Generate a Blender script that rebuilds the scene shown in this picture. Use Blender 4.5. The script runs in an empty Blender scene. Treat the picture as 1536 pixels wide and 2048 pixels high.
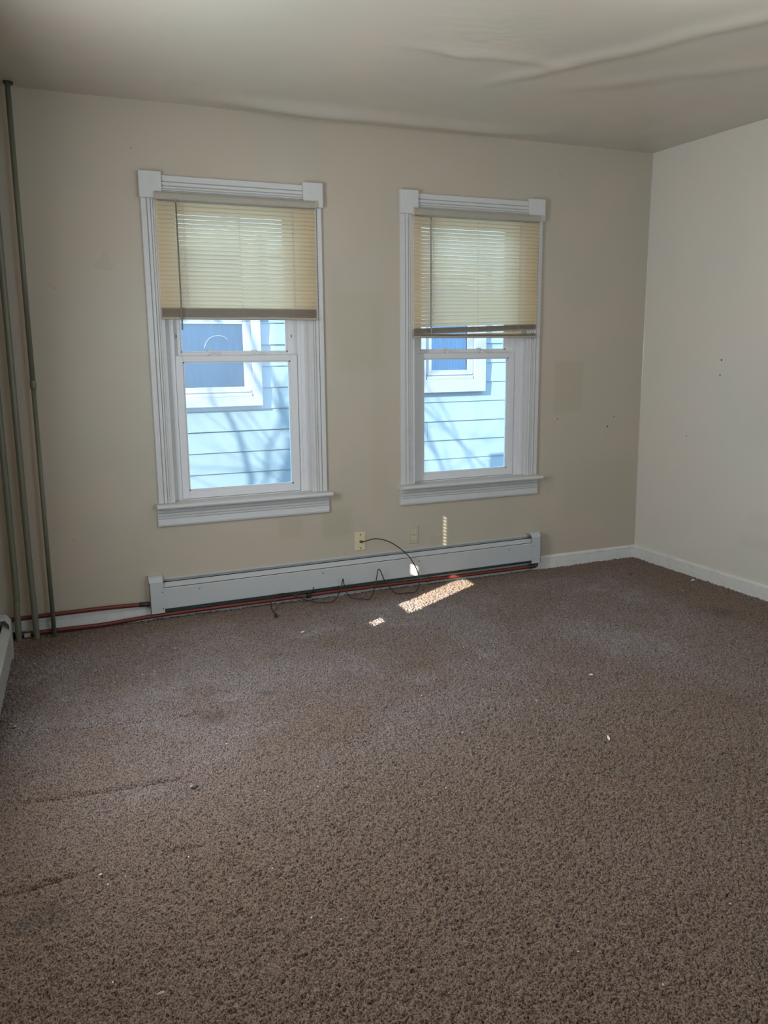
import bpy, bmesh, math, random
import numpy as np
from mathutils import Vector, Matrix
random.seed(7); RNG = np.random.RandomState(11)
S = bpy.context.scene; C = S.collection

# ---------------------------------------------------------------- camera, world, sun, exposure
cam = bpy.data.cameras.new('camera'); co = bpy.data.objects.new('camera', cam); C.objects.link(co)
r = Vector((0.91775779, -0.39704075, -0.00890411)); u = Vector((0.08364184, 0.17132285, 0.98165805)); f = Vector((0.38823277, 0.90166908, -0.1904421))
co.matrix_world = Matrix(((r.x, u.x, -f.x, -3.91534), (r.y, u.y, -f.y, -4.60814), (r.z, u.z, -f.z, 1.45987), (0, 0, 0, 1)))
cam.sensor_fit = 'VERTICAL'; cam.sensor_height = 36; cam.lens = 1670.11 / 2048 * 36; cam.clip_start = .05
S.camera = co
S.view_settings.view_transform = 'Standard'; S.view_settings.look = 'None'
S.view_settings.gamma = 1; S.view_settings.use_curve_mapping = False
S.view_settings.exposure = 0.0
S.cycles.use_denoising = True; S.cycles.denoising_input_passes = 'RGB_ALBEDO_NORMAL'; S.cycles.denoising_prefilter = 'ACCURATE'; S.cycles.max_bounces = 10; S.cycles.diffuse_bounces = 6
S.cycles.transparent_max_bounces = 12; S.cycles.sample_clamp_indirect = 1.5; S.cycles.blur_glossy = 1.5

W = bpy.data.worlds.new('sky'); S.world = W; W.use_nodes = True
bgn = W.node_tree.nodes['Background']; bgn.inputs[0].default_value = (.50, .74, 1.0, 1); bgn.inputs[1].default_value = 5.6

def light(name, kind, energy, color=(1, 1, 1), loc=(0, 0, 0), direction=(0, 0, -1), **kw):
    l = bpy.data.lights.new(name, kind); l.energy = energy; l.color = color
    for k, v in kw.items(): setattr(l, k, v)
    o = bpy.data.objects.new(name, l); C.objects.link(o); o.location = loc
    o.rotation_euler = Vector(direction).to_track_quat('-Z', 'Y').to_euler()
    return o
SUN = Vector((.86, .50, -.43)).normalized()
light('sun', 'SUN', 20.0, (1, .92, .78), (-8, -3, 5), SUN, angle=math.radians(.22))
# fill light added at the unseen rear wall to brighten the room
light('rear_fill', 'AREA', 8, (1, .94, .84), (-1.6, -5.93, 1.45), (0, 1, -.02), shape='RECTANGLE', size=1.6, size_y=1.5)
# daylight of the left wall's window; fill lamp added below the ceiling, out of view
light('left_window_daylight', 'AREA', 52, (.88, .94, 1), (-4.17, -1.8, 1.5), (1, -.22, -.05), shape='RECTANGLE', size=.66, size_y=1.3)
light('ceiling_fill', 'POINT', 12, (1, .96, .90), (-1.75, -2.55, 2.44), shadow_soft_size=.09)
for xw in (-2.786, -1.332):   # sky portals in the two window openings
    p = light('sky_portal', 'AREA', 1, (1, 1, 1), (xw, .175, 1.45), (0, -1, 0), shape='RECTANGLE', size=.8, size_y=1.6)
    p.data.cycles.is_portal = True

# ---------------------------------------------------------------- materials
def N(nt, t, **kw):
    n = nt.nodes.new(t)
    for k, v in kw.items(): setattr(n, k, v)
    return n
def newmat(name, col=(.5, .5, .5), rough=.5, spec=.5, metal=0.):
    m = bpy.data.materials.new(name); m.use_nodes = True
    b = m.node_tree.nodes['Principled BSDF']
    b.inputs['Base Color'].default_value = (*col, 1); b.inputs['Roughness'].default_value = rough
    b.inputs['Specular IOR Level'].default_value = spec; b.inputs['Metallic'].default_value = metal
    return m, m.node_tree, b
def math_n(nt, op, a, b=None, clamp=False):
    n = N(nt, 'ShaderNodeMath', operation=op); n.use_clamp = clamp
    for i, v in enumerate((a, b)):
        if v is None: continue
        if isinstance(v, (int, float)): n.inputs[i].default_value = v
        else: nt.links.new(v, n.inputs[i])
    return n.outputs[0]
def mix(nt, fac, a, b):
    n = N(nt, 'ShaderNodeMix', data_type='RGBA')
    for i, v in ((0, fac), (6, a), (7, b)):
        if isinstance(v, (int, float)): n.inputs[i].default_value = v
        elif isinstance(v, tuple): n.inputs[i].default_value = (*v, 1)
        else: nt.links.new(v, n.inputs[i])
    return n.outputs[2]
def pos(nt):
    g = N(nt, 'ShaderNodeNewGeometry'); s = N(nt, 'ShaderNodeSeparateXYZ'); nt.links.new(g.outputs['Position'], s.inputs[0])
    return g.outputs['Position'], s.outputs
def noise(nt, vec, scale, detail=3, rough=.55, dist=0.):
    n = N(nt, 'ShaderNodeTexNoise'); n.inputs['Scale'].default_value = scale; n.inputs['Detail'].default_value = detail
    n.inputs['Roughness'].default_value = rough; n.inputs['Distortion'].default_value = dist
    if vec is not None: nt.links.new(vec, n.inputs['Vector'])
    return n.outputs['Fac']
def ramp(nt, v, a, b, lo=0., hi=1.):
    n = N(nt, 'ShaderNodeMapRange', interpolation_type='SMOOTHSTEP')
    nt.links.new(v, n.inputs[0]); n.inputs[1].default_value = a; n.inputs[2].default_value = b
    n.inputs[3].default_value = lo; n.inputs[4].default_value = hi
    return n.outputs[0]
def bump(nt, bsdf, hs):
    prev = None
    for h, st, d in hs:
        n = N(nt, 'ShaderNodeBump'); n.inputs['Strength'].default_value = st; n.inputs['Distance'].default_value = d
        nt.links.new(h, n.inputs['Height'])
        if prev: nt.links.new(prev, n.inputs['Normal'])
        prev = n.outputs[0]
    nt.links.new(prev, bsdf.inputs['Normal'])
def rect(nt, a, b, a0, a1, b0, b1, soft=.015):
    e = ramp(nt, a, a0 - soft, a0 + soft); g = ramp(nt, a, a1 - soft, a1 + soft, 1, 0)
    h = ramp(nt, b, b0 - soft, b0 + soft); k = ramp(nt, b, b1 - soft, b1 + soft, 1, 0)
    return math_n(nt, 'MULTIPLY', math_n(nt, 'MULTIPLY', e, g), math_n(nt, 'MULTIPLY', h, k))
def spot(nt, P, p, rad, soft=.5):
    n = N(nt, 'ShaderNodeVectorMath', operation='DISTANCE'); nt.links.new(P, n.inputs[0]); n.inputs[1].default_value = p
    return ramp(nt, n.outputs['Value'], rad * (1 - soft), rad * (1 + soft), 1, 0)

def paint(name, col, touch=(), holes=(), rough=.34, bumpk=1., spec=.5):
    """old semi-gloss paint over plaster: mottled colour, touched-up squares, nail holes"""
    m, nt, b = newmat(name, col, rough, spec); P, s = pos(nt)
    n1 = ramp(nt, noise(nt, P, 1.7, 3), .35, .65); n2 = ramp(nt, noise(nt, P, 5, 2), .3, .8)
    c = mix(nt, n1, tuple(x * y for x, y in zip(col, (1.03, 1.0, .985))), tuple(x * y for x, y in zip(col, (.965, 1., .98))))
    c = mix(nt, math_n(nt, 'MULTIPLY', n2, .05), c, tuple(x * .85 for x in col))
    for ax, a0, a1, b0, b1, k, soft in touch:
        msk = rect(nt, s[ax], s['Z'], a0, a1, b0, b1, soft)
        msk = math_n(nt, 'MULTIPLY', msk, k * .7)
        c = mix(nt, msk, c, (col[0] * .78, col[1] * .80, col[2] * .66))
    for p, rad in holes: c = mix(nt, spot(nt, P, p, rad), c, (.05, .04, .03))
    nt.links.new(c, b.inputs['Base Color'])
    nt.links.new(ramp(nt, noise(nt, P, 3, 3), .3, .7, rough * .8, rough * 1.25), b.inputs['Roughness'])
    if bumpk < .5: return m
    bump(nt, b, [(noise(nt, P, 2.2, 1), .4 * bumpk, .02), (noise(nt, P, 11, 2, .5), .22 * bumpk, .006), (noise(nt, P, 90, 3), .12 * bumpk, .002)])
    return m
WALLC = (.49, .425, .338)  # shade of the back wall put into a darker cream
M = {}
M['wall'] = paint('cream_wall_paint_shaded', WALLC,
    touch=[('X', -.715, -.49, 1.045, 1.375, .55, .012), ('X', -2.24, -1.93, 1.35, 1.78, .35, .03), ('X', -2.60, -2.45, .38, .50, .5, .02),
           ('X', -2.33, -2.14, .36, .53, .6, .02), ('X', -.62, -.05, .33, .72, .25, .06), ('X', -2.0, -1.9, .5, 1.7, .25, .05), ('X', -3.55, -3.30, .30, .34, .2, .02)],
    holes=[((-.682, 0, 1.004), .004), ((-.223, 0, 1.002), .004), ((-.274, 0, .937), .006), ((-3.30, 0, 2.47), .003)])
M['wall_r'] = paint('cream_wall_paint_lit', (.70, .655, .585),  # paler copy of the wall cream, with the side wall's window light in it
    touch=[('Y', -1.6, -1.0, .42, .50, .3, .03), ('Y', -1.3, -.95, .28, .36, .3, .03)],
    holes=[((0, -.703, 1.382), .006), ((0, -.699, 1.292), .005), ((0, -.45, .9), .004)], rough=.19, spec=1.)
M['ceiling'] = paint('ceiling_paint', (.60, .55, .48), holes=[((-3.003, -.335, 2.692), .006), ((-1.028, -.488, 2.70), .005)], rough=.36, bumpk=.15, spec=.7)

def simple(key, name, col, rough, spec=.5, metal=0, n=0., sc=20, dark=.7):
    m, nt, b = newmat(name, col, rough, spec, metal)
    if n:
        P, s = pos(nt)
        c = mix(nt, math_n(nt, 'MULTIPLY', ramp(nt, noise(nt, P, sc, 4), .45, .75), n), col, tuple(x * dark for x in col))
        nt.links.new(c, b.inputs['Base Color'])
        bump(nt, b, [(noise(nt, P, sc * 2, 3), .15, .002)])
    M[key] = m; return m
simple('trim', 'white_gloss_trim_paint', (.60, .595, .575), .32, n=.25, sc=25, dark=.82)
simple('vinyl', 'white_vinyl', (.70, .70, .70), .35, n=.1, sc=30)
simple('base', 'baseboard_paint', (.70, .69, .64), .38, n=.35, sc=18, dark=.7)
simple('heater', 'off_white_enamel', (.50, .51, .50), .20, n=.12, sc=12, dark=.85)
simple('heater_in', 'dark_green_heater_core', (.012, .035, .030), .6)
simple('black', 'black_rubber', (.012, .012, .013), .42)
simple('dark', 'dark_iron', (.03, .024, .02), .55)
simple('screw', 'grey_screw', (.18, .17, .16), .4, metal=.6)
simple('red', 'red_oxide_pipe', (.14, .022, .014), .38, n=.5, sc=30, dark=.5)
simple('green', 'olive_painted_pipe', (.15, .152, .108), .40, n=.3, sc=10, dark=.8)
simple('rail', 'beige_blind_rail', (.38, .345, .28), .42, n=.15)
simple('stack', 'beige_stacked_slat', (.60, .50, .38), .5)
simple('wand', 'smoky_plastic_wand', (.17, .15, .13), .25)
simple('cord', 'pale_blind_cord', (.55, .52, .42), .8)
simple('ivory', 'ivory_plastic', (.66, .58, .36), .35)
simple('almond', 'almond_plastic', (.47, .42, .30), .35)
simple('ivory2', 'pale_receptacle_plastic', (.60, .55, .42), .35)
simple('crumb', 'white_paint_chip', (.80, .78, .72), .8)
simple('crumb2', 'grey_lint', (.34, .32, .30), .9)
simple('crumb3', 'black_lint', (.02, .02, .02), .9)
simple('bark', 'bark', (.10, .08, .06), .9, n=.5)
simple('ground', 'winter_ground', (.30, .28, .24), .95, n=.5, sc=3)
simple('curtain', 'pale_curtain', (.50, .62, .70), .9, n=.4, sc=9, dark=.5)
simple('brass', 'brass_plug', (.35, .28, .12), .35, metal=.8)

# siding: light blue painted clapboard
m, nt, b = newmat('pale_blue_siding', (.50, .68, .80), .55); P, s = pos(nt)
nt.links.new(mix(nt, ramp(nt, noise(nt, P, 1.3, 3), .35, .7), (.165, .225, .26), (.145, .205, .245)), b.inputs['Base Color'])
bump(nt, b, [(noise(nt, P, 60, 3), .15, .002)]); M['siding'] = m
simple('nwhite', 'white_exterior_trim', (.20, .217, .235), .5)
# blind slats: thin cream vinyl that lets daylight through
m, nt, b = newmat('cream_translucent_slat', (.92, .86, .66), .42)
tr = N(nt, 'ShaderNodeBsdfTranslucent'); tr.inputs[0].default_value = (1.0, .84, .60, 1)
mx = N(nt, 'ShaderNodeMixShader'); mx.inputs[0].default_value = .72
nt.links.new(b.outputs[0], mx.inputs[1]); nt.links.new(tr.outputs[0], mx.inputs[2])
nt.links.new(mx.outputs[0], nt.nodes['Material Output'].inputs[0]); M['slat'] = m
# window glass: clear with a fresnel reflection
def glass(name, tint, gloss=.05):
    m = bpy.data.materials.new(name); m.use_nodes = True; nt = m.node_tree; nt.nodes.clear()
    o = N(nt, 'ShaderNodeOutputMaterial'); t = N(nt, 'ShaderNodeBsdfTransparent'); g = N(nt, 'ShaderNodeBsdfGlossy')
    t.inputs[0].default_value = (*tint, 1); g.inputs[1].default_value = gloss
    fr = N(nt, 'ShaderNodeFresnel'); fr.inputs[0].default_value = 1.45
    x = N(nt, 'ShaderNodeMixShader'); nt.links.new(fr.outputs[0], x.inputs[0]); nt.links.new(t.outputs[0], x.inputs[1]); nt.links.new(g.outputs[0], x.inputs[2])
    nt.links.new(x.outputs[0], o.inputs[0]); return m
M['glass'] = glass('clear_window_glass', (.95, .98, 1), .02)
M['nglass'] = glass('screened_window_glass', (.72, .83, .92), .10)

# carpet: two-tone brown yarn, window sky sheen painted in as grey, pale wear patches
m, nt, b = newmat('brown_carpet', (.1, .06, .04), .92, .25); P, s = pos(nt)
yarn = ramp(nt, noise(nt, P, 215, 2, .6), .36, .62)
base = mix(nt, yarn, (.038, .020, .012), (.275, .178, .118))
sky_sheen = ramp(nt, noise(nt, P, 1.15, 4, .6, .3), .38, .62)
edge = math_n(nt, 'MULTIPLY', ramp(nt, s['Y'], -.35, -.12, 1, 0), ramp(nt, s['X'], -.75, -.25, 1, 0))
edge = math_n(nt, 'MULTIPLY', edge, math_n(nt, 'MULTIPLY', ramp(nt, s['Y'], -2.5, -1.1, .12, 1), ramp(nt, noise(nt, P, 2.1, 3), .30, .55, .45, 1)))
sky_sheen = math_n(nt, 'MULTIPLY', math_n(nt, 'MULTIPLY', ramp(nt, sky_sheen, 0, 1, .45, 1), edge), .9)
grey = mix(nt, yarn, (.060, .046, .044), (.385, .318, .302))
base = mix(nt, sky_sheen, base, grey)
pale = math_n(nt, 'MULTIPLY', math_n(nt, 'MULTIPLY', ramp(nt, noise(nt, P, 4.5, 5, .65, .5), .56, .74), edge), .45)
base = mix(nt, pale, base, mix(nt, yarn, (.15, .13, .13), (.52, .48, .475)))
dk = math_n(nt, 'MULTIPLY', ramp(nt, noise(nt, P, 2.6, 3), .6, .78), .22)
base = mix(nt, dk, base, (.045, .038, .03))
for p, rad in (((-3.035, -1.262, 0), .03), ((-3.952, -2.446, 0), .05), ((-4.02, -2.47, 0), .03), ((-1.899, -2.718, 0), .018), ((-.337, -.383, 0), .02), ((-.42, -1.235, 0), .09), ((-3.31, -1.415, 0), .05)):
    base = mix(nt, math_n(nt, 'MULTIPLY', spot(nt, P, p, rad, .8), .35), base, (.02, .02, .018))
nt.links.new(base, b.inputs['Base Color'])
b.inputs['Sheen Weight'].default_value = .25; b.inputs['Sheen Roughness'].default_value = .5
bump(nt, b, [(noise(nt, P, 300, 2, .6), .9, .004)])
M['carpet'] = m

# ---------------------------------------------------------------- mesh helpers
def link(name, bm, mat, parent=None, smooth=False, normals=True):
    if normals: bmesh.ops.recalc_face_normals(bm, faces=bm.faces)
    me = bpy.data.meshes.new(name); bm.to_mesh(me); bm.free()
    if smooth:
        me.polygons.foreach_set('use_smooth', [True] * len(me.polygons))
    me.materials.append(M[mat] if isinstance(mat, str) else mat)
    o = bpy.data.objects.new(name, me); C.objects.link(o)
    if parent: o.parent = parent
    return o
def box(bm, x0, x1, y0, y1, z0, z1, bev=0.):
    n0 = len(bm.verts)
    v = [bm.verts.new((x, y, z)) for x in (x0, x1) for y in (y0, y1) for z in (z0, z1)]
    fs = [bm.faces.new([v[i] for i in q]) for q in ((0, 1, 3, 2), (4, 6, 7, 5), (0, 4, 5, 1), (2, 3, 7, 6), (0, 2, 6, 4), (1, 5, 7, 3))]
    if bev:
        es = list({e for q in fs for e in q.edges})
        bmesh.ops.bevel(bm, geom=es, offset=bev, segments=2, affect='EDGES', profile=.5)
    return bm
def bx(name, mat, dims, parent=None, bev=0.):
    bm = bmesh.new(); box(bm, *dims, bev=bev); return link(name, bm, mat, parent)
def prism(bm, pts, axis, a0, a1):
    """closed 2-D profile swept straight along an axis: X -> pts are (y,z); Y -> (x,z); Z -> (x,y)"""
    mk = {'X': lambda p, a: (a, p[0], p[1]), 'Y': lambda p, a: (p[0], a, p[1]), 'Z': lambda p, a: (p[0], p[1], a)}[axis]
    A = [bm.verts.new(mk(p, a0)) for p in pts]; B = [bm.verts.new(mk(p, a1)) for p in pts]
    n = len(pts); bm.faces.new(A); bm.faces.new(B[::-1])
    for i in range(n): bm.faces.new((A[i], B[i], B[(i + 1) % n], A[(i + 1) % n]))
    return bm
def smoothpath(pts, k=8):
    P = [Vector(p) for p in pts]; out = []
    for i in range(len(P) - 1):
        a = P[max(i - 1, 0)]; b = P[i]; c = P[i + 1]; d = P[min(i + 2, len(P) - 1)]
        for j in range(k):
            t = j / k
            out.append(.5 * ((2 * b) + (c - a) * t + (2 * a - 5 * b + 4 * c - d) * t * t + (3 * b - a - 3 * c + d) * t ** 3))
    out.append(P[-1]); return out
def tube(bm, pts, rad, seg=12, caps=True):
    P = [Vector(p) for p in pts]; rings = []; nrm = None
    for i, p in enumerate(P):
        t = (P[min(i + 1, len(P) - 1)] - P[max(i - 1, 0)]).normalized()
        if nrm is None: nrm = t.orthogonal().normalized()
        nrm = (nrm - t * nrm.dot(t)).normalized(); bn = t.cross(nrm)
        rr = rad[i] if isinstance(rad, (list, tuple)) else rad
        rings.append([bm.verts.new(p + nrm * math.cos(2 * math.pi * a / seg) * rr + bn * math.sin(2 * math.pi * a / seg) * rr) for a in range(seg)])
    for A, B in zip(rings, rings[1:]):
        for a in range(seg): bm.faces.new((A[a], A[(a + 1) % seg], B[(a + 1) % seg], B[a]))
    if caps: bm.faces.new(rings[0][::-1]); bm.faces.new(rings[-1])
    return bm
def disc_cyl(bm, c, d, rad, h, seg=16):
    c = Vector(c); d = Vector(d).normalized(); return tube(bm, [c, c + d * h], rad, seg)
def empty(name, loc=(0, 0, 0), rot=(0, 0, 0)):
    o = bpy.data.objects.new(name, None); C.objects.link(o); o.location = loc; o.rotation_euler = rot; o.empty_display_size = .1; return o
def tag(o, label=None, cat=None, group=None, kind=None):
    for k, v in (('label', label), ('category', cat), ('group', group), ('kind', kind)):
        if v: o[k] = v
    return o
def struct(o): o['kind'] = 'structure'; return o

# ---------------------------------------------------------------- noise for meshes
_T = RNG.rand(256, 256)
def vn(x, y):
    xi = np.floor(x).astype(int); yi = np.floor(y).astype(int); fx = x - xi; fy = y - yi
    fx = fx * fx * (3 - 2 * fx); fy = fy * fy * (3 - 2 * fy)
    g = lambda a, b: _T[a & 255, b & 255]
    return (g(xi, yi) * (1 - fx) + g(xi + 1, yi) * fx) * (1 - fy) + (g(xi, yi + 1) * (1 - fx) + g(xi + 1, yi + 1) * fx) * fy
def gridmesh(name, xs, ys, Zf, mat, flip=False, shear=0.):
    X, Y = np.meshgrid(xs, ys); X = X + shear * Y * (-X / 4.11); Zv = Zf(X, Y); V = np.stack([X, Y, Zv], -1).reshape(-1, 3).astype('f4')
    nx, ny = len(xs), len(ys); i = np.arange(nx - 1)[None, :] + nx * np.arange(ny - 1)[:, None]
    F = np.stack([i, i + 1, i + 1 + nx, i + nx], -1).reshape(-1, 4)
    if flip: F = F[:, ::-1]
    me = bpy.data.meshes.new(name); me.vertices.add(len(V)); me.vertices.foreach_set('co', V.ravel())
    me.loops.add(F.size); me.loops.foreach_set('vertex_index', F.ravel().astype('i4'))
    me.polygons.add(len(F)); me.polygons.foreach_set('loop_start', (np.arange(len(F)) * 4).astype('i4'))
    me.polygons.foreach_set('loop_total', np.full(len(F), 4, 'i4')); me.update(calc_edges=True)
    me.polygons.foreach_set('use_smooth', np.ones(len(F), bool)); me.materials.append(M[mat])
    o = bpy.data.objects.new(name, me); C.objects.link(o); return o

# ---------------------------------------------------------------- the room
H = 2.70; YR = -6.0
XW = (-2.786, -1.332); HW = .42; ZB, ZT = .625, 2.26
def lx(y): return -4.115 + .06 * y          # the left wall runs slightly out of square
bm = bmesh.new(); t = .16
for x0, x1 in ((-4.31, XW[0] - HW), (XW[0] + HW, XW[1] - HW), (XW[1] + HW, .2)): box(bm, x0, x1, 0, t, -.1, H + .05)
for xc in XW: box(bm, xc - HW, xc + HW, 0, t, -.1, ZB); box(bm, xc - HW, xc + HW, 0, t, ZT, H + .05)
struct(link('wall_back', bm, 'wall'))
struct(bx('wall_right', 'wall_r', (0, .15, YR - .1, 0, -.1, H + .05)))
# left wall with a window opening (y -2.2..-1.4) that lets the sun in through the added mask
ang = math.atan(.06)
bm = bmesh.new()
box(bm, -.15, 0, -1.45, .0, -.1, H + .05); box(bm, -.15, 0, -6.1, -2.15, -.1, H + .05)
box(bm, -.15, 0, -2.15, -1.45, -.1, .80); box(bm, -.15, 0, -2.15, -1.45, 2.2, H + .05)
o = struct(link('wall_left', bm, 'wall')); o.location = (-4.115, 0, 0); o.rotation_euler.z = -ang
# unseen rear wall with an opening added behind the fill light
bm = bmesh.new()
box(bm, -4.9, -2.4, YR - .15, YR, -.1, H + .05); box(bm, -.8, .2, YR - .15, YR, -.1, H + .05)
box(bm, -2.4, -.8, YR - .15, YR, -.1, .7); box(bm, -2.4, -.8, YR - .15, YR, 2.2, H + .05)
struct(link('wall_rear', bm, 'wall'))
struct(bx('floor', 'base', (-4.8, .1, YR, .1, -.12, -.02)))

def furrow(X, Y, ax, ay, bx_, by, dep=.024, w=.011):
    dx, dy = bx_ - ax, by - ay; L = math.hypot(dx, dy); s_ = ((X - ax) * dx + (Y - ay) * dy) / L; d_ = ((X - ax) * dy - (Y - ay) * dx) / L
    d_ = d_ + .006 * (vn(X * 30, Y * 3) - .5)
    e = np.clip(np.minimum(s_, L - s_) / .15 + .3, 0, 1)
    return -dep * e * np.exp(-(d_ / w) ** 2) + dep * .12 * e * np.exp(-((d_ + 2.4 * w) / (w * 1.4)) ** 2)
def carpet_z(X, Y):
    a = X * .96 + Y * .28; c = -X * .28 + Y * .96
    z = .0135 * (vn(a * 165 + 2 * vn(X * 70, Y * 70), c * 185 + 2 * vn(Y * 70, X * 70)) - .5) + .002 * (vn(X * 62 + 9, Y * 75 + 5) - .5) + .005 * (vn(X * 8, Y * 8) - .5) + .0045 * (RNG.rand(*X.shape) - .5)
    z += furrow(X, Y, -4.008, -1.254, -3.347, -1.36, .036, .013)
    for q in ((-4.089, -1.798, -3.464, -1.865), (-4.10, -2.307, -3.859, -2.291), (-3.64, -2.281, -3.52, -2.29)):
        z += furrow(X, Y, *q)
    return z - .001
xs = np.linspace(-4.11, 0, 1300)
ys = np.concatenate([np.arange(-5.98, -3.75, .03), np.arange(-3.75, .001, .0033)])
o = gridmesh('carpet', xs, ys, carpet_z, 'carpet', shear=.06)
tag(o, 'brown cut-pile carpet covering the whole floor, with window sheen painted in as grey and pale wear in the middle', 'carpet', kind='stuff')

def ceil_z(X, Y):
    z = .016 * (vn(X * .9 + 3, Y * .9) - .5) + .007 * (vn(X * 2.6, Y * 2.6 + 7) - .5)
    # long soft ridges in the old plaster
    for ax, ay, bx_, by, hgt, w in ((-1.75, -.85, -.9, -2.6, .014, .07), (-2.35, -1.2, -1.5, -1.25, .012, .05), (-2.3, -1.35, -1.9, -1.1, .010, .035), (-1.35, -.9, -.5, -1.9, .010, .09), (-3.1, -1.75, -2.6, -1.6, .006, .05)):
        dx, dy = bx_ - ax, by - ay; L = math.hypot(dx, dy); s_ = ((X - ax) * dx + (Y - ay) * dy) / L; d_ = ((X - ax) * dy - (Y - ay) * dx) / L
        e = np.clip(np.minimum(s_, L - s_) / .35 + .2, 0, 1)
        z -= hgt * e * np.exp(-((d_ + .05 * (vn(s_ * 4, s_ * 0) - .5)) / w) ** 2)
    z -= .020 * np.exp(-((X + 1.95) / .55) ** 2) * np.exp(-(Y / .35) ** 2)          # sag over the wall between the windows
    fade = np.clip(-Y / .5, .25, 1)
    sag = .030 * np.exp(-((X + 1.95) / .95) ** 4) * np.exp(-((Y + .17) / .085) ** 2) * (.8 + .5 * vn(X * 3, Y * 0))
    fine = .0022 * (vn(X * 22 + 2 * vn(X * 9, Y * 9), Y * 60) - .5) * np.exp(-((X + 2.1) / .45) ** 2 - ((Y + 1.35) / .4) ** 2)
    return 2.70 + z * fade - sag + fine
struct(gridmesh('ceiling', np.linspace(-4.2, .05, 400), np.linspace(-6.05, .02, 520), ceil_z, 'ceiling', flip=True, shear=.06))
struct(link('trim_1', prism(bmesh.new(), [(-4.31, .16), (.15, .16), (.15, -6.15), (-4.75, -6.15)], 'Z', 2.75, 2.82), 'ceiling'))   # the floor structure above

bm = bmesh.new(); tube(bm, [(-.001, -.001, .088), (-.001, -.001, 2.69)], .0035, 8); struct(link('trim_4', bm, 'wall_r', None, True))   # painted caulk bead in the corner
fx = empty('fill_fixture', (-1.75, -2.55, 2.69)); tag(fx, 'round flush ceiling light added out of view to brighten the ceiling', 'ceiling light')
bm = bmesh.new(); tube(bm, [(0, 0, 0), (0, 0, -.02), (0, 0, -.045)], [.16, .16, .15], 32); link('canopy', bm, 'trim', fx, True)  # fixture body added around the fill lamp
bm = bmesh.new(); tube(bm, [(0, 0, -.045), (0, 0, -.13)], [.035, .03], 20); link('lamp_socket', bm, 'ivory2', fx, True)

# baseboards: board with a moulded cap line
def baseboard(name, axis, a0, a1, h, dep, sgn=1):
    bm = bmesh.new()
    pr = [(0, -.02), (-dep, -.02), (-dep, h - .022), (-dep + .003, h - .019), (-dep - .002, h - .016), (-dep + .001, h - .005), (-.006, h), (0, h)]
    prism(bm, pr, axis, a0, a1); return struct(link(name, bm, 'base'))
baseboard('baseboard_back', 'X', -4.14, 0, .088, .014)
baseboard('baseboard_right', 'Y', YR, 0, .088, .014)
o = baseboard('baseboard_left', 'Y', -5.95, -.02, .088, .014); o.scale.x = -1; o.location = (-4.115, 0, 0); o.rotation_euler.z = -ang

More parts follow.
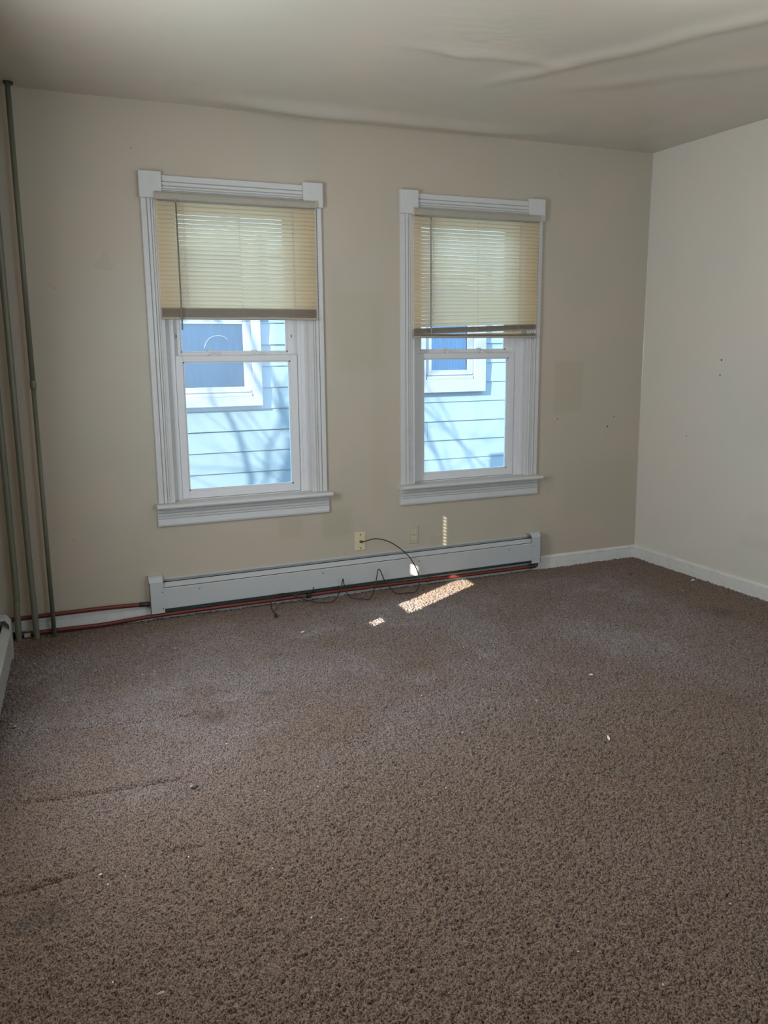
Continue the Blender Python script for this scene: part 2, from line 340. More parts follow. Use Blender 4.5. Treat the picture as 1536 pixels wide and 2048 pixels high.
# ---------------------------------------------------------------- windows
REED = [(0, .010), (.003, .018), (.028, .018), (.031, .011), (.034, .021), (.047, .021), (.050, .012), (.053, .018), (.059, .018), (.062, .012), (.065, .018), (.070, .018), (.073, .013), (.090, .014), (.0925, .008)]
def window(idx, xc):
    w = empty('window_%d' % idx, (xc, 0, .645)); struct(w); Z0 = .645
    def L(name, bm, mat, par=w, sm=False):
        for v in bm.verts: v.co.z -= Z0
        return link(name, bm, mat, par, sm)
    def B(name, mat, d, par=w, bev=.0015):
        bm = bmesh.new(); box(bm, *d, bev=bev); return L(name, bm, mat, par)
    for s in (-1, 1):
        bm = bmesh.new(); pts = [(s * (-.487 + q), -d) for q, d in REED]; pts = [(s * -.487, 0)] + pts + [(s * (-.487 + .0925), 0)]
        prism(bm, pts, 'Z', .648, 2.232); L('casing', bm, 'trim')
        bm = bmesh.new(); a, c = sorted((s * .492, s * .378)); box(bm, a, c, -.034, 0, 2.232, 2.362, bev=.003); L('corner_block', bm, 'trim')
        # jamb and the vinyl frame inside it
        a, c = sorted((s * .42, s * .400)); B('jamb', 'trim', (a, c, -.012, .158, .648, 2.26))
        bm = bmesh.new(); sg = -s
        pts = [(s * .400, .030), (s * .385, .030), (s * .385, .040), (s * .362, .040), (s * .362, .046), (s * .346, .046), (s * .346, .150), (s * .400, .150)]
        prism(bm, pts, 'Z', .648, 2.25); L('vinyl_frame', bm, 'vinyl')
    bm = bmesh.new(); pts = [(0, 2.350)] + [(-d, 2.350 - q * 1.08) for q, d in REED] + [(0, 2.350 - .1)]
    prism(bm, pts, 'X', -.378, .378); L('head_casing', bm, 'trim')
    B('head_jamb', 'trim', (-.42, .42, -.012, .158, 2.24, 2.26))
    # stool with rounded nose, and apron
    bm = bmesh.new(); pts = [(.05, .622), (-.066, .622), (-.074, .627), (-.077, .6345), (-.074, .642), (-.066, .647), (.05, .647)]
    prism(bm, pts, 'X', -.503, .503); L('stool', bm, 'trim')
    bm = bmesh.new(); pts = [(0, .622), (-.018, .622), (-.018, .597), (-.012, .594), (-.020, .590), (-.020, .580), (-.012, .577), (-.020, .573), (-.020, .566), (-.012, .563), (-.018, .559), (-.020, .530), (-.016, .520), (0, .520)]
    prism(bm, pts, 'X', -.495, .495); L('apron', bm, 'trim')
    B('exterior_sill', 'vinyl', (-.40, .40, .048, .20, .622, .650))
    # sashes
    def sash(name, y0, y1, z0, z1, st, top, bot, half):
        bm = bmesh.new()
        for sx in (-1, 1):
            a, c = sorted((sx * half, sx * (half - st))); box(bm, a, c, y0, y1, z0, z1, bev=.002)
        box(bm, -half + st, half - st, y0 + .0005, y1, z0, z0 + bot, bev=.002); box(bm, -half + st, half - st, y0 + .0005, y1, z1 - top, z1, bev=.002)
        # glazing bead
        g0, g1 = z0 + bot, z1 - top; hb = half - st
        for sx in (-1, 1):
            a, c = sorted((sx * hb, sx * (hb - .008))); box(bm, a, c, y0 + .008, y1 - .004, g0, g1)
        box(bm, -hb, hb, y0 + .008, y1 - .004, g0, g0 + .007); box(bm, -hb, hb, y0 + .008, y1 - .004, g1 - .007, g1)
        so = L(name, bm, 'vinyl')
        bm = bmesh.new(); box(bm, -hb + .001, hb - .001, (y0 + y1) / 2, (y0 + y1) / 2 + .003, g0 + .001, g1 - .001); L('pane', bm, 'glass', so)
        return so
    lo = sash('lower_sash', .052, .088, .652, 1.437, .040, .032, .043, .344)
    up = sash('upper_sash', .094, .128, 1.415, 2.24, .045, .04, .040, .349)
    for sx in (-.130, .117):
        bm = bmesh.new(); box(bm, sx - .024, sx + .024, .060, .084, 1.437, 1.441, bev=.001)
        disc_cyl(bm, (sx, .074, 1.441), (0, 0, 1), .011, .008); box(bm, sx - .004, sx + .022, .058, .066, 1.442, 1.450, bev=.002)
        box(bm, sx - .026, sx + .004, .094, .104, 1.455, 1.468, bev=.002)
        L('sash_lock', bm, 'vinyl', lo)
    for sx in (-.325, .325):
        bm = bmesh.new(); box(bm, sx - .006, sx + .006, .090, .096, 1.525, 1.560, bev=.002); k = L('tilt_latch', bm, 'vinyl', up)
        bm = bmesh.new(); box(bm, sx - .002, sx + .002, .0885, .0905, 1.536, 1.550); L('latch_slot', bm, 'dark', up)
        bm = bmesh.new(); box(bm, sx - .018, sx + .018, .060, .082, 1.437, 1.440, bev=.001); L('tilt_latch', bm, 'vinyl', lo)
    return w
for i, xc in enumerate(XW): window(i + 1, xc)

# left-wall window (outside the picture): a sheet is added, its gaps cut to shape the sun patch
w3 = empty('window_3', (-4.115, 0, 0), (0, 0, -ang)); struct(w3)
bm = bmesh.new()
# mask strips around the cut gaps; local y along the wall
holes = [(-1.85, -1.675, 1.142, 1.452), (-1.545, -1.516, 1.335, 1.40), (-1.815, -1.745, 1.005, 1.05)] + [(-1.615, -1.605, 1.615 + .0213 * k, 1.627 + .0213 * k) for k in range(9)]
ysb = sorted({-2.17, -1.43, *[h[0] for h in holes], *[h[1] for h in holes]})
for a, c in zip(ysb, ysb[1:]):
    z = .78
    for h in sorted([h for h in holes if h[0] <= a + 1e-6 and h[1] >= c - 1e-6], key=lambda h: h[2]):
        box(bm, -.060, -.057, a, c, z, h[2]); z = h[3]
    box(bm, -.060, -.057, a, c, z, 2.22)
link('sun_patch_mask', bm, 'rail', w3)
bm = bmesh.new(); box(bm, -.155, .01, -2.17, -2.15, .78, 2.22); box(bm, -.155, .01, -1.45, -1.43, .78, 2.22); box(bm, -.155, .02, -2.17, -1.43, .775, .80); box(bm, -.155, .01, -2.17, -1.43, 2.2, 2.22)
link('window_frame', bm, 'trim', w3)

# ---------------------------------------------------------------- venetian blinds
def slat_mesh(name, half, mat, tilt, flat=False):
    bm = bmesh.new(); W_ = .025; n = 6; A = []; th = .0006
    for k in range(n + 1):
        q = (k / n - .5); y = q * W_; z = .0022 * (1 - (2 * q) ** 2)
        c, s_ = math.cos(tilt), math.sin(tilt); A.append((y * c - z * s_, y * s_ + z * c))
    Bt = [(y + th * math.sin(tilt), z - th * math.cos(tilt)) for y, z in A][::-1]
    if mat == 'slat':   # thin translucent vinyl: one curved sheet, so light is filtered once
        L0 = [bm.verts.new((-half, y, z)) for y, z in A]; L1 = [bm.verts.new((half, y, z)) for y, z in A]
        for k in range(n): bm.faces.new((L0[k], L1[k], L1[k + 1], L0[k + 1])).smooth = True
    else: prism(bm, A + Bt, 'X', -half, half)
    bmesh.ops.recalc_face_normals(bm, faces=bm.faces)
    me = bpy.data.meshes.new(name); bm.to_mesh(me); bm.free(); me.materials.append(M[mat]); return me
def blind(xc, label, ztop, zlast, stack, rail, wandx, wandz, cords, droop):
    b0 = empty('venetian_blind', (xc, -.022, 2.262)); tag(b0, label, 'blind', 'venetian blinds half lowered over the windows')
    half = .429; yc = -.024
    def L(name, bm, mat, par=b0, sm=False):
        for v in bm.verts: v.co -= Vector((0, -.022, 2.262))
        return link(name, bm, mat, par, sm)
    bm = bmesh.new(); pts = [(-.023, 2.262), (-.046, 2.262), (-.051, 2.258), (-.053, 2.249), (-.053, 2.236), (-.051, 2.227), (-.047, 2.224), (-.023, 2.224)]
    prism(bm, pts, 'X', -half, half); hr = L('headrail', bm, 'rail')
    for s in (-1, 1):
        bm = bmesh.new(); a, c = sorted((s * half, s * (half + .003))); box(bm, a, c, -.054, -.022, 2.222, 2.264, bev=.001); L('end_cap', bm, 'stack', hr)
    me = slat_mesh('slat', half - .003, 'slat', math.radians(59.5)); me2 = slat_mesh('stacked_slat', half - .003, 'stack', math.radians(-16))
    z = ztop; k = 0; n = int(round((ztop - zlast) / .0213))
    for k in range(n + 1):
        o = bpy.data.objects.new('slat', me); C.objects.link(o); o.parent = b0
        fr = k / n
        o.location = (0, yc + .022 - .013, (ztop + (zlast - ztop) * fr) - 2.262)
        o.rotation_euler = (math.radians(random.uniform(-2, 2)), -droop * fr ** 4 * .9, math.radians(random.uniform(-.05, .05)))
    zs0, zs1 = stack
    ns = 9 if zs1 - zs0 > .03 else 8
    for k in range(ns):
        o = bpy.data.objects.new('slat', me2); C.objects.link(o); o.parent = b0; o['label'] = 'slat lying flat in the gathered stack'
        o.location = (0, -.014, zs0 + (zs1 - zs0) * (k + .3) / ns - 2.262); o.rotation_euler.y = -droop
    bm = bmesh.new(); box(bm, -half, half, -.050, -.023, rail[0], rail[1], bev=.004); L('bottom_rail', bm, 'rail')
    if droop:   # the lowest slats hang away from the stack at the right
        for q, dz in ((0.0, .010), (.0, .0035)):
            o = bpy.data.objects.new('slat', me2); C.objects.link(o); o.parent = b0; o['label'] = 'loose slat lying on the bottom rail'
            o.location = (0, -.014, rail[1] + dz - 2.262 - .002); o.rotation_euler.y = -.003 * (dz * 100)
        bm = bmesh.new(); prism(bm, [(-half + .17, rail[1] + .006), (half - .11, rail[1] + .007), (half - .11, rail[1] + .025), (half - .3, rail[1] + .018)], 'Y', -.030, -.029); s9 = L('slat', bm, 'slat'); s9['label'] = 'twisted slat showing in the gap'
    for cx in cords:
        bm = bmesh.new()
        zb = rail[1]
        if abs(cx) < .1: tube(bm, [(cx, -.0385 - .010, 2.226), (cx + .004, -.0385 - .012, zb)], .0007, 6)
        else:
            tube(bm, [(cx, -.050, 2.226), (cx, -.050, zb)], .0006, 6); tube(bm, [(cx, -.024, 2.226), (cx, -.024, zb)], .0006, 6)
            q = 2.20
            pts = []
            kk = 0
            while q > zlast: pts.append((cx + .007 + (.0035 if kk % 2 else -.0015), -.051, q)); q -= .0107; kk += 1
            tube(bm, pts, .0011, 6)
        L('ladder_cord' if abs(cx) > .1 else 'lift_cord', bm, 'cord')
    bm = bmesh.new(); tube(bm, [(wandx, -.062, 2.214), (wandx + .001, -.066, 2.20)] + [(wandx + .001, -.066, wandz)], .0042, 6); wd = L('tilt_wand', bm, 'wand')
    bm = bmesh.new(); tube(bm, smoothpath([(wandx, -.052, 2.228), (wandx, -.060, 2.230), (wandx, -.064, 2.222), (wandx, -.062, 2.212)], 4), .0015, 6); L('wand_hook', bm, 'rail', wd)
    return b0
blind(-2.773, 'cream slatted blind on the left window, its bottom stack hanging level', 2.208, 1.694, (1.644, 1.688), (1.627, 1.640), -.331, 1.573, (-.298, -.003, .291), 0)
blind(-1.316, 'cream slatted blind on the right window, a crooked gap above its bottom rail', 2.208, 1.612, (1.565, 1.595), (1.527, 1.541), -.330, 1.559, (-.316, -.007, .286), .032)

# ---------------------------------------------------------------- baseboard heaters
def heater(loc, rot, Ln, label, screws):
    h = empty('baseboard_heater', loc, rot); tag(h, label, 'heater', 'hydronic baseboard heaters')
    capw = .075; cp = [(0, .203), (-.040, .205), (-.052, .200), (-.070, .176), (-.070, 0), (-.064, 0), (-.064, .172), (-.048, .192), (0, .194)]
    full = [(0, .205), (-.040, .205), (-.052, .201), (-.070, .176), (-.070, 0), (0, 0)]
    for k in (0, 1):
        bm = bmesh.new(); x0, x1 = (0, capw) if k == 0 else (Ln - capw * .9, Ln)
        prism(bm, cp, 'X', x0, x1)
        e0, e1 = (x0, x0 + .003) if k == 0 else (x1 - .003, x1); prism(bm, full, 'X', e0, e1)
        ec = link('end_cap', bm, 'heater', h)
        for zz in (.118, .025):
            bm = bmesh.new(); xx = x1 - .008 if k == 0 else x0 + .012; disc_cyl(bm, (xx, -.0695, zz), (0, -1, 0), .0035, .002, 10); link('screw', bm, 'screw', ec)
    a, c = .004, Ln - .004
    bm = bmesh.new(); box(bm, a, c, -.003, -.0005, .004, .172); prism(bm, [(0, .180), (-.014, .176), (-.014, .172), (-.003, .172), (0, .172)], 'X', a, c); link('back_panel', bm, 'heater', h)
    bm = bmesh.new(); prism(bm, [(-.062, .022), (-.066, .020), (-.068, .024), (-.068, .134), (-.064, .138), (-.060, .138), (-.060, .135), (-.066, .132), (-.0655, .026), (-.062, .026)], 'X', a, c); fp = link('front_panel', bm, 'heater', h)
    bm = bmesh.new(); prism(bm, [(-.0655, .1430), (-.034, .163), (-.0325, .1615), (-.064, .1415)], 'X', a + .002, c - .002); link('damper', bm, 'heater', h)
    bm = bmesh.new(); box(bm, a, c, -.058, -.006, .002, .004); box(bm, a, c, -.059, -.055, .002, .0225)
    n = int(Ln / .02)
    for k in range(n): x = .08 + k * (Ln - .16) / n; box(bm, x, x + .0015, -.055, -.010, .02, .105)
    box(bm, a, c, -.006, -.004, .002, .16)
    box(bm, a, c, -.060, -.006, .140, .1405)
    link('heating_element', bm, 'heater_in', h)
    for xx in screws:
        bm = bmesh.new(); disc_cyl(bm, (xx, -.0675, .113), (0, -1, 0), .004, .0025, 10); link('screw', bm, 'screw', fp)
    return h
heater((-3.356, 0, .047), (0, -math.atan(.016 / 2.5), 0), 2.525, 'long off-white baseboard heater on the wall below the two windows', (.27, 1.0, 1.63, 2.28))
o = heater((-4.145, -.0, .047), (0, 0, math.pi / 2 - ang), 1.9, 'off-white baseboard heater against the left wall, cut off by the frame edge', (.5, 1.4))
o.rotation_euler = (0, 0, math.pi / 2 - ang); o.location = (lx(-2.30) + .026, -2.30, .040)

# ---------------------------------------------------------------- pipes
def pipe(name, pts, rad, mat, label, cat='pipe', group=None, seg=16):
    bm = bmesh.new(); tube(bm, pts, rad, seg); o = link(name, bm, mat, None, True); tag(o, label, cat, group); return o
G = 'olive green heating risers beside the left corner'
pipe('riser_pipe', smoothpath([(-4.027, -.078, -.01), (-4.024, -.078, .10), (-4.022, -.074, .20), (-4.018, -.066, .32), (-4.017, -.066, 1.5), (-4.017, -.066, 2.72)]), .0155, 'green', 'leftmost of the three olive green vertical pipes, nearest the left wall heater', 'pipe', G)
pipe('riser_pipe', smoothpath([(-3.940, -.083, -.01), (-3.941, -.083, .15), (-3.944, -.078, .5), (-3.944, -.078, 1.6), (-3.944, -.078, 2.72)]), .0155, 'green', 'middle one of the three olive green vertical pipes', 'pipe', G)
e = empty('riser_pipe', (-3.855, -.078, 0)); tag(e, 'thinner right-hand olive green vertical pipe with a coupling at mid height', 'pipe', G)
def tb(name, pts, rad, mat, par, seg=14):
    bm = bmesh.new(); tube(bm, pts, rad, seg); return link(name, bm, mat, par, True)
tb('lower_tube', [(0, 0, -.01), (0.003, 0, 1.30)], .0112, 'green', e); tb('upper_tube', [(.003, 0, 1.30), (.006, 0, 2.72)], .0125, 'green', e)
tb('coupling', [(.003, 0, 1.285), (.003, 0, 1.288), (.003, 0, 1.322), (.003, 0, 1.328)], [.0125, .0152, .0152, .0125], 'green', e)
# torn hole where the right-hand riser enters the ceiling
bm = bmesh.new(); pts = []
for k in range(14):
    a = 2 * math.pi * k / 14; rr = .015 + .008 * random.random(); pts.append((-3.845 + rr * 1.2 * math.cos(a), -.075 + rr * math.sin(a)))
prism(bm, pts, 'Z', 2.690, 2.6995); hole = struct(link('trim_2', bm, 'dark'))
R_ = 'red painted heating pipes along the foot of the back wall'
up = empty('heating_pipe', (-3.35, -.035, .1)); tag(up, 'upper red pipe running from the left corner into the heater end cap', 'pipe', R_)
def rel(pts, b): return [tuple(Vector(p) - Vector(b)) for p in pts]
ub = (-3.35, -.035, .1)
tb('tube', rel(smoothpath([(-4.13, -.036, .104), (-3.9, -.036, .105), (-3.6, -.036, .106), (-3.405, -.036, .100)]), ub), .0115, 'red', up)
tb('coupling', rel([(-3.41, -.036, .100), (-3.335, -.036, .098)], ub), .0135, 'dark', up)
lb = (-2.2, -.05, .03)
lp = empty('heating_pipe', lb); tag(lp, 'lower red pipe lying under the heater, turning up at its right end', 'pipe', R_)
tb('tube', rel(smoothpath([(-4.02, -.040, .020), (-3.8, -.040, .018), (-3.6, -.042, .017), (-3.36, -.050, .030), (-3.08, -.050, .034), (-2.6, -.050, .036), (-2.18, -.050, .040), (-1.68, -.050, .037), (-1.2, -.050, .037), (-.90, -.050, .038)]), lb), .0115, 'red', lp)
tb('elbow', rel(smoothpath([(-.905, -.050, .038), (-.875, -.050, .038), (-.858, -.050, .042), (-.852, -.050, .058), (-.852, -.050, .075)], 5), lb), .0145, 'dark', lp)
tb('elbow', rel(smoothpath([(-3.99, -.040, .020), (-4.05, -.040, .022), (-4.085, -.055, .03), (-4.088, -.10, .04)], 5), lb), .0145, 'dark', lp)
tb('joint', rel([(-1.668, -.050, .037), (-1.640, -.050, .037)], lb), .0135, 'red', lp)
tb('pipe_tie', rel(smoothpath([(-2.452, -.062, .020), (-2.445, -.064, .050), (-2.43, -.066, .062), (-2.415, -.068, .088)], 4), lb), .003, 'black', lp)
bm = bmesh.new(); box(bm, -2.462, -2.432, -.068, -.032, .022, .052, bev=.004)
for v in bm.verts: v.co -= Vector(lb)
link('pipe_clip', bm, 'black', lp)
bm = bmesh.new(); box(bm, -.022, .020, -.012, .012, 0, .030, bev=.003); box(bm, -.014, .012, -.0135, -.011, .008, .022)
o = link('plastic_bracket', bm, 'almond'); o.scale = (.8, 1, .75); o.location = (-3.985, -.045, .004); o.rotation_euler.z = .2
tag(o, 'small pale bracket on the floor between the two leftmost green pipes', 'bracket')

# ---------------------------------------------------------------- wall plates
def plate(name, x, z, mat, label, cat):
    e = empty(name, (x, 0, z)); tag(e, label, cat)
    bm = bmesh.new(); pts = [(-.035, -.057), (.035, -.057), (.035, .057), (-.035, .057)]
    A = [bm.verts.new((a, -.0002, c)) for a, c in pts]; Bv = [bm.verts.new((a * .97, -.003, c * .98)) for a, c in pts]; D = [bm.verts.new((a * .88, -.0058, c * .93)) for a, c in pts]
    bm.faces.new(A)
    for P_, Q in ((A, Bv), (Bv, D)):
        for i in range(4): bm.faces.new((P_[i], P_[(i + 1) % 4], Q[(i + 1) % 4], Q[i]))
    bm.faces.new(D[::-1]); link('cover_plate', bm, mat, e); return e
e = plate('cable_wall_plate', -2.091, .319, 'ivory', 'yellowish ivory wall plate with a black cable plugged into its centre', 'wall plate')
for dz in (.042, -.042):
    bm = bmesh.new(); disc_cyl(bm, (0, -.0055, dz), (0, -1, 0), .0042, .0015, 12); link('screw', bm, 'dark', e)
bm = bmesh.new(); disc_cyl(bm, (0, -.0055, 0), (0, -1, 0), .0085, .003, 6); disc_cyl(bm, (0, -.008, 0), (0, -1, 0), .0048, .010); link('jack', bm, 'brass', e)
e = plate('power_outlet', -1.732, .326, 'almond', 'beige duplex power outlet right of the cable plate', 'outlet')
for dz in (.0195, -.0195):
    bm = bmesh.new(); n = 20; rr = .0172
    pts = [(rr * math.cos(2 * math.pi * k / n), max(-.0135, min(.0135, rr * math.sin(2 * math.pi * k / n))) + dz) for k in range(n)]
    prism(bm, pts, 'Y', -.0075, -.005); rc = link('receptacle', bm, 'ivory2', e)
    bm = bmesh.new()
    box(bm, -.0078, -.0052, -.0079, -.0070, dz - .001, dz + .008); box(bm, .0052, .0076, -.0079, -.0070, dz + .0005, dz + .007)
    prism(bm, [(.0027 * math.cos(a * math.pi / 5), dz - .007 + .0027 * math.sin(a * math.pi / 5)) for a in range(10)], 'Y', -.0079, -.0070); link('slots', bm, 'black', rc)
bm = bmesh.new(); disc_cyl(bm, (0, -.0055, 0), (0, -1, 0), .003, .0012, 10); link('screw', bm, 'screw', e)

# ---------------------------------------------------------------- coaxial cable
cb = (-2.091, -.02, .319)
cab = empty('coaxial_cable', cb); tag(cab, 'thin black cable looping from the ivory wall plate down to the carpet', 'cable')
path = [(-2.091, -.012, .319), (-2.086, -.045, .325), (-2.02, -.085, .345), (-1.93, -.10, .315), (-1.83, -.11, .235), (-1.775, -.12, .15), (-1.758, -.14, .07), (-1.80, -.18, .016), (-1.87, -.19, .008),
        (-1.93, -.16, .016), (-1.985, -.13, .09), (-2.020, -.12, .165), (-2.045, -.13, .09), (-2.10, -.19, .015), (-2.16, -.19, .009), (-2.22, -.145, .025), (-2.243, -.12, .09), (-2.252, -.12, .130),
        (-2.270, -.125, .07), (-2.33, -.17, .018), (-2.40, -.16, .010), (-2.47, -.12, .025), (-2.55, -.10, .062), (-2.62, -.11, .085), (-2.675, -.12, .075), (-2.700, -.14, .035), (-2.705, -.20, .010), (-2.71, -.275, .008)]
tb('cable_jacket', rel(smoothpath([(a, b_, max(c, .016)) for a, b_, c in path], 8), cb), .0031, 'black', cab, 10)
tb('connector', rel([(-2.091, -.009, .319), (-2.091, -.011, .319), (-2.089, -.028, .3205), (-2.089, -.034, .3215)], cb), [.006, .0068, .0068, .004], 'black', cab, 12)
tb('connector', rel([(-2.708, -.262, .016), (-2.710, -.268, .016), (-2.716, -.288, .016), (-2.717, -.294, .016)], cb), [.004, .0085, .0085, .004], 'black', cab, 10)

# ---------------------------------------------------------------- crumbs and chips on the carpet
def chip(name, x, y, sx, sy, sz, mat, label, cat, group=None, rz=None):
    bm = bmesh.new(); bmesh.ops.create_icosphere(bm, subdivisions=1, radius=1)
    for v in bm.verts: v.co = Vector((v.co.x * sx * random.uniform(.7, 1.2), v.co.y * sy * random.uniform(.7, 1.2), v.co.z * sz * random.uniform(.6, 1.2)))
    o = link(name, bm, mat); o.location = (x, y, .006 + sz * .5); o.rotation_euler.z = random.uniform(0, 6.28) if rz is None else rz
    return tag(o, label, cat, group)
chip('paint_chip', -1.649, -1.698, .013, .009, .006, 'crumb', 'white wedge-shaped paint chip, brightest on the carpet right of centre', 'debris', rz=-.3)
chip('paint_chip', -1.976, -2.238, .005, .020, .005, 'crumb', 'narrow curled white paint chip lying on the right half of the carpet', 'debris', rz=-.45)
chip('paint_chip', -.086, -.674, .030, .009, .003, 'crumb', 'pale flat flake on the carpet next to the right baseboard', 'debris', rz=.5)
chip('paint_chip', -2.657, -.587, .012, .009, .005, 'crumb', 'white lint tuft on the carpet below the left window, in front of the cable end', 'debris')
chip('lint_tuft', -3.492, -1.945, .010, .007, .005, 'crumb2', 'grey and black lint tuft at the end of the long carpet crease', 'debris')
chip('lint_tuft', -3.475, -1.955, .010, .006, .004, 'crumb3', 'black lint speck beside the grey tuft at the carpet crease', 'debris')
chip('lint_tuft', -3.732, -2.857, .012, .006, .004, 'crumb2', 'grey wad of lint near the bottom left of the carpet', 'debris')
chip('paint_chip', -3.819, -2.329, .0035, .006, .003, 'crumb', 'white splinter standing in the carpet just right of the lowest crease', 'debris')
chip('lint_tuft', -.337, -.383, .014, .005, .003, 'crumb3', 'black speck on the carpet near the back right corner', 'debris')
chip('lint_tuft', -4.045, -1.185, .012, .008, .005, 'crumb2', 'clump of pale dust beside the near end of the left heater', 'debris')
CRUMBS = {
    'tiny white crumb on the carpet in front of the green pipes': [(-3.771, -0.368), (-3.876, -0.505), (-3.771, -0.546), (-3.731, -0.564), (-3.678, -0.524), (-3.616, -0.416), (-3.669, -0.684), (-3.698, -0.691), (-3.958, -0.482)],
    'tiny white crumb on the carpet just behind the first long crease, near the left heater': [(-3.572, -0.95), (-3.614, -0.809), (-3.632, -0.878), (-3.507, -0.839), (-3.527, -0.85), (-3.501, -0.855), (-3.366, -1.068), (-3.473, -1.265), (-4.059, -1.153), (-4.03, -1.211)],
    'tiny white crumb on the carpet below the left end of the long heater': [(-3.429, -0.518), (-3.367, -0.515), (-3.311, -0.549), (-3.176, -0.619)],
    'tiny white crumb on the open middle of the carpet': [(-2.981, -0.808), (-2.677, -1.07), (-1.985, -1.754), (-2.029, -1.831), (-2.122, -1.772), (-2.455, -1.965), (-2.446, -1.584), (-2.336, -2.394), (-2.707, -2.31)],
    'tiny white crumb on the carpet between the first and second creases': [(-3.096, -1.577), (-3.311, -1.682), (-3.099, -2.123), (-3.27, -2.074)],
    'tiny white crumb beside the lowest carpet crease at the left edge': [(-3.805, -2.385), (-3.755, -2.366), (-3.575, -2.348), (-3.831, -2.775)],
    'tiny white crumb on the near carpet at the bottom of the picture': [(-3.366, -2.502), (-3.331, -2.749), (-3.262, -2.786), (-2.659, -3.304), (-2.296, -3.15), (-2.773, -3.135)],
    'tiny white crumb on the carpet right of the white wedge-shaped chip': [(-1.397, -1.645), (-1.154, -2.014), (-1.051, -2.067)],
    'tiny white crumb on the carpet in front of the sunlit patch': [(-1.998, -1.139), (-1.808, -0.972), (-1.276, -0.992), (-2.002, -1.31)],
    'tiny white crumb on the carpet near the right wall': [(-0.817, -0.731), (-0.761, -0.734), (-0.313, -0.828), (-0.433, -0.05)],
}
protos = []
for k in range(3):
    bm = bmesh.new(); bmesh.ops.create_icosphere(bm, subdivisions=1, radius=1)
    for v in bm.verts: v.co = Vector((v.co.x * random.uniform(.8, 1.3), v.co.y * random.uniform(.5, .9), v.co.z * .6))
    me = bpy.data.meshes.new('crumb'); bm.to_mesh(me); bm.free(); me.materials.append(M['crumb']); protos.append(me)
for lab, lst in CRUMBS.items():
    grp = lab.replace('tiny white crumb', 'crumbs')
    for x, y in lst:
        o = bpy.data.objects.new('crumb', random.choice(protos)); C.objects.link(o); s_ = random.uniform(.0022, .0042); o.scale = (s_, s_, s_)
        o.location = (x, y, .007); o.rotation_euler.z = random.uniform(0, 6.28); tag(o, lab, 'debris', grp)

# ---------------------------------------------------------------- outside: neighbouring house
hs = empty('neighbouring_house', (-1, 3.0, -1)); tag(hs, 'neighbouring house with pale blue clapboard siding and white-trimmed windows, seen through the glass', 'house')
off = Vector((-1, 3.0, -1))
def HB(name, bm, mat, par=hs):
    for v in bm.verts: v.co -= off
    return link(name, bm, mat, par)
bm = bmesh.new(); z = .936 - .1945 * 10; pitch = .1945
while z < 3.1:
    cuts = [(-9, 7.0, 0)]
    k = round((z - .936) / pitch)
    if k in (-2, -4): cuts = [(-9, -.13 + .01 * k, 0), (-.13 + .01 * k + .002, 7, .003)]
    if k in (-1, 3): cuts = [(-9, -3.4, 0), (-3.398, 7, .003)]
    for a, c, o_ in cuts:
        prism(bm, [(3.03, z), (3.0 - o_, z), (3.0 - o_, z + .006), (3.011, z + pitch + .01), (3.03, z + pitch + .01)], 'X', a, c)
    z += pitch
HB('siding', bm, 'siding')
HB('house_wall', box(bmesh.new(), -9, 7, 3.031, 3.2, -1, 3.2), 'nwhite')
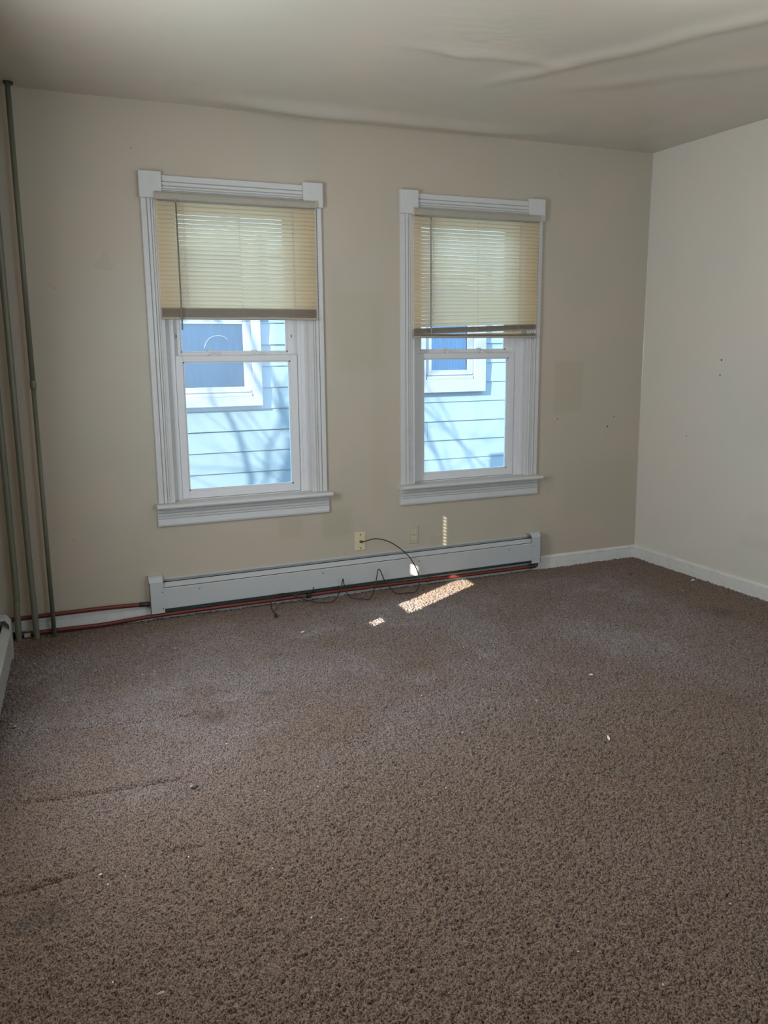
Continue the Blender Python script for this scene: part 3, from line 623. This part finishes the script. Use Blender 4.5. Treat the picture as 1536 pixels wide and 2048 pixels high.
def nwin(x0, x1, z0, z1, cas, mid, sx=(0, 0)):
    """glass x0..x1, z0..z1 with sash, sill and casing around it"""
    bm = bmesh.new(); sw = .055
    ox0, ox1, oz0, oz1 = x0 - sw - .02, x1 + sw + .02, z0 - .09, z1 + .07
    for a, c, d, e_ in ((ox0 - cas, ox0, oz0 - cas, oz1 + cas), (ox1, ox1 + cas, oz0 - cas, oz1 + cas), (ox0, ox1, oz0 - cas, oz0), (ox0, ox1, oz1, oz1 + cas)): box(bm, a, c, 2.945, 3.02, d, e_, bev=.003)
    w = HB('window_trim', bm, 'nwhite'); 
    bm = bmesh.new()
    for a, c, d, e_ in ((ox0, x0, oz0, oz1), (x1, ox1, oz0, oz1), (x0, x1, oz0, z0), (x0, x1, z1, oz1)): box(bm, a, c, 2.970, 3.02, d, e_, bev=.004)
    box(bm, ox0 + .01, ox1 - .01, 2.955, 3.0, oz0, oz0 + .028, bev=.004); box(bm, ox0 + .02, ox1 - .02, 2.962, 3.0, oz0 + .04, oz0 + .058, bev=.004)
    if mid: box(bm, x0, x1, 2.968, 3.02, mid, mid + .045, bev=.004)
    HB('window_sash', bm, 'nwhite')
    HB('pane', box(bmesh.new(), x0, x1, 2.980, 2.983, z0, z1), 'nglass')
    # pleated curtain behind the glass
    bm = bmesh.new(); n = 60; A = []
    for k in range(n + 1): x = x0 + (x1 - x0) * k / n; A.append((x, 2.992 + .003 * math.sin(k * 1.3) + .002 * math.sin(k * .37)))
    prism(bm, A + [(x1, 2.9985), (x0, 2.9985)], 'Z', z0, z1); HB('curtain', bm, 'curtain')
nwin(-2.78, -2.025, 1.143, 2.35, .085, 1.700)
sm = HB('arc_reflection', tube(bmesh.new(), smoothpath([(-2.375, 2.972, 1.492), (-2.365, 2.972, 1.526), (-2.35, 2.972, 1.552), (-2.317, 2.972, 1.583), (-2.276, 2.972, 1.596), (-2.24, 2.972, 1.6), (-2.2, 2.972, 1.591), (-2.174, 2.972, 1.574), (-2.166, 2.972, 1.556)], 4), .0022, 6), 'nwhite'); sm['label'] = 'curved white reflection on the neighbouring pane, modelled as a thin tube'
nwin(-.118, .285, 1.255, 2.1, .13, 0)
g = bx('ground', 'ground', (-14, 10, -12, 3.0, -1.15, -1.0)); struct(g); g.name = 'trim_3'
# bare tree standing to the left of both houses: its twigs dapple the siding
tree = empty('bare_tree', (-10.9, -2.1, -1)); tag(tree, 'bare winter tree outside beyond the left wall, shading the siding', 'tree')
bm = bmesh.new(); rt = random.Random(5)
def branch(p, d, ln, rad, depth):
    pts = [p]; rads = [rad]; q = p.copy()
    for k in range(5):
        d = (d + Vector((rt.uniform(-.18, .18), rt.uniform(-.18, .18), rt.uniform(-.08, .14)))).normalized(); q = q + d * ln / 5; pts.append(q.copy()); rads.append(rad * (1 - .1 * (k + 1)))
    tube(bm, pts, rads, 6)
    if depth > 0:
        for k in range(4 if depth > 1 else 3):
            i = rt.choice((2, 3, 4, 5)); dd = (d + Vector((rt.uniform(-.9, .9), rt.uniform(-.9, .9), rt.uniform(-.3, .6)))).normalized()
            branch(pts[i], dd, ln * rt.uniform(.6, .8), rads[i] * .6, depth - 1)
branch(Vector((0, 0, 0)), Vector((0, 0, 1)), 5.0, .13, 5)
link('trunk_and_branches', bm, 'bark', tree)
